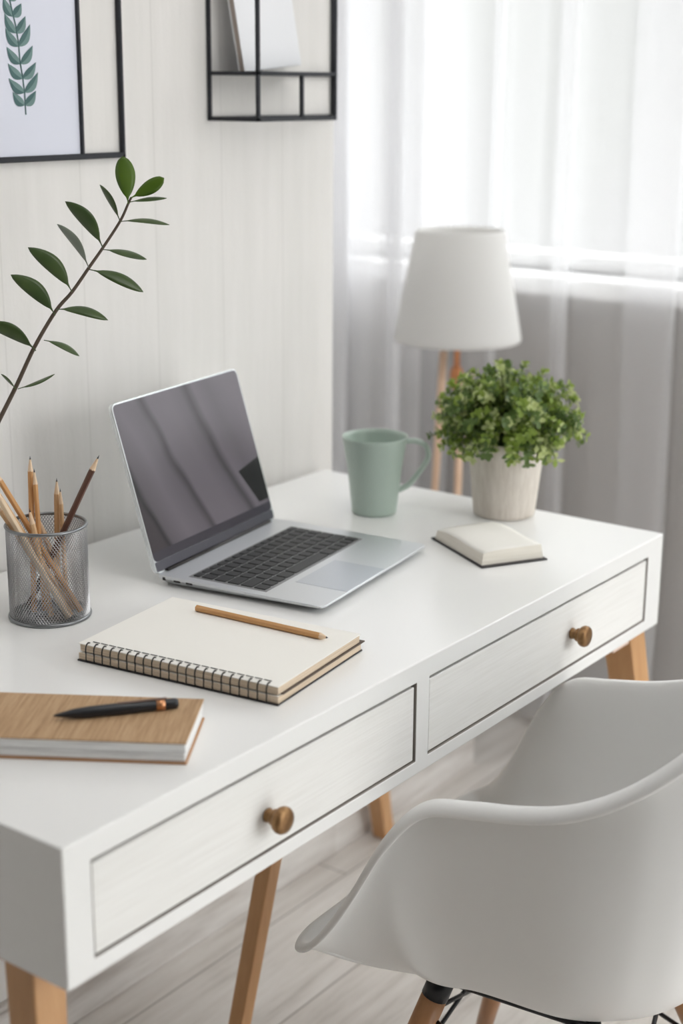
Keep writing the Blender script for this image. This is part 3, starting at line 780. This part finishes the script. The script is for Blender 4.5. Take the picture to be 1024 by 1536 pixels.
for (sx_, sy, l, w) in ((37, 158, (19, 138), (54, 136)), (37, 139, (13, 117), (57, 108)), (34, 118, (12, 95), (54, 93)), (31, 96, (10, 70), (49, 68)), (28, 70, (8, 42), (45, 36)), (24, 50, (7, 20), (38, 24)), (19, 25, (5, -4), (32, 5)), (13, 0, (0, -28), (26, -18))):
    inkleaf(sx_, sy, l[0], l[1], .0130, 1); inkleaf(sx_, sy, w[0], w[1], .0130, -1)
link('leaf_print', b, ['ink_a', 'ink_b'], pr)

# wire wall shelf
SX0, SX1, SY0, SZ0, SZm, SZt = .938, 1.128, WY-.098, 1.332, 1.3965, 1.70
O2 = V((SX0, WY, SZ0))
ws = thing('wire_wall_shelf', 'black wire wall shelf of open compartments at the top centre', 'wall shelf', O2)
t_ = .0058
def bar(x0, x1, y0, y1, z0, z1): wb('shelf_wire', x0, x1, y0, y1, z0, z1, 'frame_black', ws, O2, .0008)
EX = 1.245
for x in (SX0, 1.245-t_):
    bar(x, x+t_, WY-t_, WY, SZ0, SZt)
for x in (SX0, SX1-t_):
    bar(x, x+t_, SY0, SY0+t_, SZ0, SZt)
for z in (SZ0, SZm, SZt-t_):
    bar(SX0, SX1, SY0, SY0+t_, z, z+t_)
    bar(SX0, 1.245, WY-t_, WY, z, z+t_)
    bar(SX0, SX0+t_, SY0, WY, z, z+t_)
    b = B(); tube(b, [V((SX1-t_/2, SY0+t_/2, z+t_/2))-O2, V((1.245-t_/2, WY-t_/2, z+t_/2))-O2], t_/2, 6); link('shelf_wire', b, 'frame_black', ws)
bar(1.040, 1.046, SY0, SY0+t_, SZ0, SZm)
wb('shelf_tray', SX0+t_, SX1-t_, SY0+t_, WY-t_, SZm+.0005, SZm+.0025, 'frame_black', ws, O2, 0)

# book leaning in the shelf
bk = thing('book', 'white book leaning against the wall on the black wire shelf', 'book', (.965, WY-.045, SZm+.004), 0)
bk.rotation_euler = (math.radians(-7), math.radians(-5), 0)
b = B(); box(b, 0, .135, -.006, -.0045, 0, .20); link('cover', b, 'book_white', bk, .0006, 1)
b = B(); box(b, .001, .133, -.0045, .004, .001, .198); link('pages', b, 'book_brown', bk)
b = B(); box(b, 0, .135, .004, .006, 0, .20); link('cover', b, 'book_white', bk, .0006, 1)

# ------------------------------------------------------------------ chair
CHX, CHY, CHR = .717, -.143, math.radians(5.74)
ch = thing('armchair', 'white moulded shell armchair with wooden dowel legs, drawn up to the desk', 'chair', (CHX, CHY, 0), CHR)
half = [(0, .262, .394), (.12, .265, .396), (.197, .268, .397), (.234, .259, .398), (.242, .236, .416), (.231, .200, .475), (.217, .158, .560), (.206, .115, .609), (.202, .06, .622), (.202, .0, .632),
        (.203, -.055, .648), (.198, -.105, .674), (.186, -.150, .710), (.155, -.200, .760), (.08, -.24, .792), (0, -.247, .798)]
ctrl = half + [(-x, y, z) for x, y, z in half[-2:0:-1]]
rim = smoothline(ctrl, 6, closed=True)
n = len(rim); NB = 14; b = B(); grid = []
Bc = V((0, .0, .335))
for i, R_ in enumerate(rim):
    rad = V((R_.x, R_.y, 0)); 
    tang = (rim[(i+1) % n]-rim[i-1]).normalized()
    outw = tang.cross(V((0, 0, 1))); outw.z = 0; outw.normalize()
    if outw.dot(rad) < 0: outw = -outw
    ang = math.atan2(R_.y, R_.x)
    Bp = Bc + V((math.cos(ang)*.09, math.sin(ang)*.10, 0))
    hgt = R_.z-Bp.z
    dist = (V((R_.x, R_.y, 0))-V((Bp.x, Bp.y, 0))).length
    fr_ = min(1, max(0, (hgt-.03)/.2))       # 0 at the lip, 1 at the arms and back
    P1 = R_ + V((0, 0, -1))*(hgt*.80*fr_+.004) - outw*(.004*fr_ + .05*(1-fr_))
    bk = min(1, max(0, (-.02-R_.y)/.18)); bk = bk*bk*(3-2*bk)
    P1 = P1.lerp(R_ + V((0, 0, -1))*hgt*.62 - outw*.01, bk)
    fcw = min(1, max(0, (R_.y-.02)/.2)); fcw = fcw*fcw*(3-2*fcw)
    P2 = Bp + (V((R_.x, R_.y, 0))-V((Bp.x, Bp.y, 0)))*(.62+.16*fcw*fr_) + V((0, 0, -.006+.008*(1-fr_)))
    row = []
    flg = .019*(.35+.65*fr_)
    for q, h_ in ((.95, .62), (1.0, .38), (.88, .12), (.60, -.02), (.28, -.05)): row.append(R_ + outw*flg*q - V((0, 0, flg*h_)))
    for k in range(NB+1):
        t = (k/NB)**.9
        p = R_*(1-t)**3 + P1*3*t*(1-t)**2 + P2*3*t*t*(1-t) + Bp*t**3
        row.append(p)
    row.append(Bc + (Bp-Bc)*.5 - V((0, 0, .001)))
    grid.append([b.verts.new(p) for p in row])
cv = b.verts.new(Bc-V((0, 0, .0012)))
for i in range(n):
    A, C = grid[i], grid[(i+1) % n]
    for k in range(len(A)-1):
        b.faces.new((A[k], C[k], C[k+1], A[k+1]))
    b.faces.new((A[-1], C[-1], cv))
sh = link('seat_shell', b, 'chair', ch, smooth=True)
md = sh.modifiers.new('thickness', 'SOLIDIFY'); md.thickness = .0065; md.offset = 0
md = sh.modifiers.new('sub', 'SUBSURF'); md.levels = 1; md.render_levels = 2
zt_ = .325
for sx_ in (-1, 1):
    for sy in (-1, 1):
        T_ = V((sx_*.122, .133 if sy > 0 else -.06, zt_)); F_ = V((sx_*.205, .23 if sy > 0 else -.17, .0)); d = (F_-T_)
        b = B(); pts = [T_+d*t for t in (.045, .3, .6, 1.)]
        tube(b, pts, [.0165, .0165, .014, .0105], 20); lg = link('leg', b, 'chair_wood', ch)
        b = B(); tube(b, [T_-d*.03, T_+d*.05], .0170, 20); link('leg_cap', b, 'black_metal', lg)
b = B()
LGS = {(sx_, sy): (V((sx_*.122, .133 if sy > 0 else -.06, zt_)), V((sx_*.205, .23 if sy > 0 else -.17, 0))) for sx_ in (-1, 1) for sy in (-1, 1)}
lp = lambda k, t: LGS[k][0].lerp(LGS[k][1], t)
for k1_, k2_ in (((-1, 1), (1, 1)), ((-1, -1), (1, -1)), ((-1, 1), (-1, -1)), ((1, 1), (1, -1))):
    tube(b, [lp(k1_, .12), lp(k2_, .50)], .0030, 8); tube(b, [lp(k2_, .12), lp(k1_, .50)], .0030, 8)
    tube(b, [lp(k1_, -.02), lp(k2_, -.02)], .0048, 8)
for k in LGS: tube(b, [lp(k, .10)+V((-.018 if k[0] > 0 else .018, 0, 0)), lp(k, .13)+V((-.016 if k[0] > 0 else .016, 0, 0))], .006, 10)
link('brace', b, 'black_metal', ch)

# ------------------------------------------------------------------ light
w = bpy.data.worlds.new('daylight'); scene.world = w; w.use_nodes = True
nt = w.node_tree; bg = nt.nodes['Background']
tc = nt.nodes.new('ShaderNodeTexCoord'); nz = nt.nodes.new('ShaderNodeTexNoise'); nz.inputs['Scale'].default_value = 5
cr = nt.nodes.new('ShaderNodeValToRGB'); cr.color_ramp.elements[0].color = (.93, .96, .93, 1); cr.color_ramp.elements[1].color = (.98, .99, 1, 1)
cr.color_ramp.elements[0].position = .35; cr.color_ramp.elements[1].position = .6
nt.links.new(tc.outputs['Generated'], nz.inputs['Vector']); nt.links.new(nz.outputs['Fac'], cr.inputs['Fac']); nt.links.new(cr.outputs[0], bg.inputs['Color'])
geo = nt.nodes.new('ShaderNodeSeparateXYZ'); nt.links.new(tc.outputs['Generated'], geo.inputs[0])
mr = nt.nodes.new('ShaderNodeMapRange'); mr.inputs['From Min'].default_value = .05; mr.inputs['From Max'].default_value = .75
mr.inputs['To Min'].default_value = .60; mr.inputs['To Max'].default_value = 3.3; mr.interpolation_type = 'SMOOTHSTEP'
nt.links.new(geo.outputs['Z'], mr.inputs['Value']); 
sg = nt.nodes.new('ShaderNodeMapRange'); sg.inputs['From Min'].default_value = .1; sg.inputs['From Max'].default_value = -.8   # sunnier side of the sky
sg.inputs['To Min'].default_value = 1.0; sg.inputs['To Max'].default_value = 3.3; nt.links.new(geo.outputs['Y'], sg.inputs['Value'])
ml = nt.nodes.new('ShaderNodeMath'); ml.operation = 'MULTIPLY'; nt.links.new(mr.outputs[0], ml.inputs[0]); nt.links.new(sg.outputs[0], ml.inputs[1])
nt.links.new(ml.outputs[0], bg.inputs['Strength'])
def area(name, loc, target, sx_, sy, power, color=(1, 1, 1)):
    l = bpy.data.lights.new(name, 'AREA'); l.shape = 'RECTANGLE'; l.size = sx_; l.size_y = sy; l.energy = power; l.color = color
    o = bpy.data.objects.new(name, l); col.objects.link(o); o.location = loc
    o.rotation_euler = (V(target)-V(loc)).to_track_quat('-Z', 'Y').to_euler(); return o


cl = thing('ceiling_fill_disc', 'round white glowing disc added under the ceiling as fill light, outside the picture', 'lamp', (.35, -.35, H))  # made-up fill source, added to brighten the desk top
b = B(); lathe(b, [(.40, -.001), (.46, -.001), (.46, -.075), (.445, -.08), (.44, -.06), (.40, -.05)], 64); link('fill_disc_rim', b, 'window_white', cl)
M['glow'] = mat('ceiling_fill_glow', (.9, .9, .9), .6); bsdf(M['glow']).inputs['Emission Color'].default_value = (1, .985, .96, 1); bsdf(M['glow']).inputs['Emission Strength'].default_value = 2.6
b = B(); lathe(b, [(.438, -.055), (.438, -.068), (.30, -.080), (0, -.085)], 64); link('fill_disc_face', b, 'glow', cl)

# ------------------------------------------------------------------ camera
cd = bpy.data.cameras.new('camera'); cam = bpy.data.objects.new('camera', cd); col.objects.link(cam)
cd.sensor_fit = 'VERTICAL'; cd.sensor_height = 36; cd.lens = FPX/1536*36
mw = Matrix((( rt.x, up.x, -fw.x, CAM.x), (rt.y, up.y, -fw.y, CAM.y), (rt.z, up.z, -fw.z, CAM.z), (0, 0, 0, 1)))
cam.matrix_world = mw
cd.clip_start = .05
cd.dof.use_dof = True; cd.dof.focus_distance = 1.82; cd.dof.aperture_fstop = 2.9
scene.camera = cam
vs = scene.view_settings
vs.view_transform = 'Standard'; vs.look = 'None'; vs.gamma = 1; vs.use_curve_mapping = False; vs.exposure = .42
scene.cycles.transparent_max_bounces = 24
scene.cycles.max_bounces = 12; scene.cycles.diffuse_bounces = 6
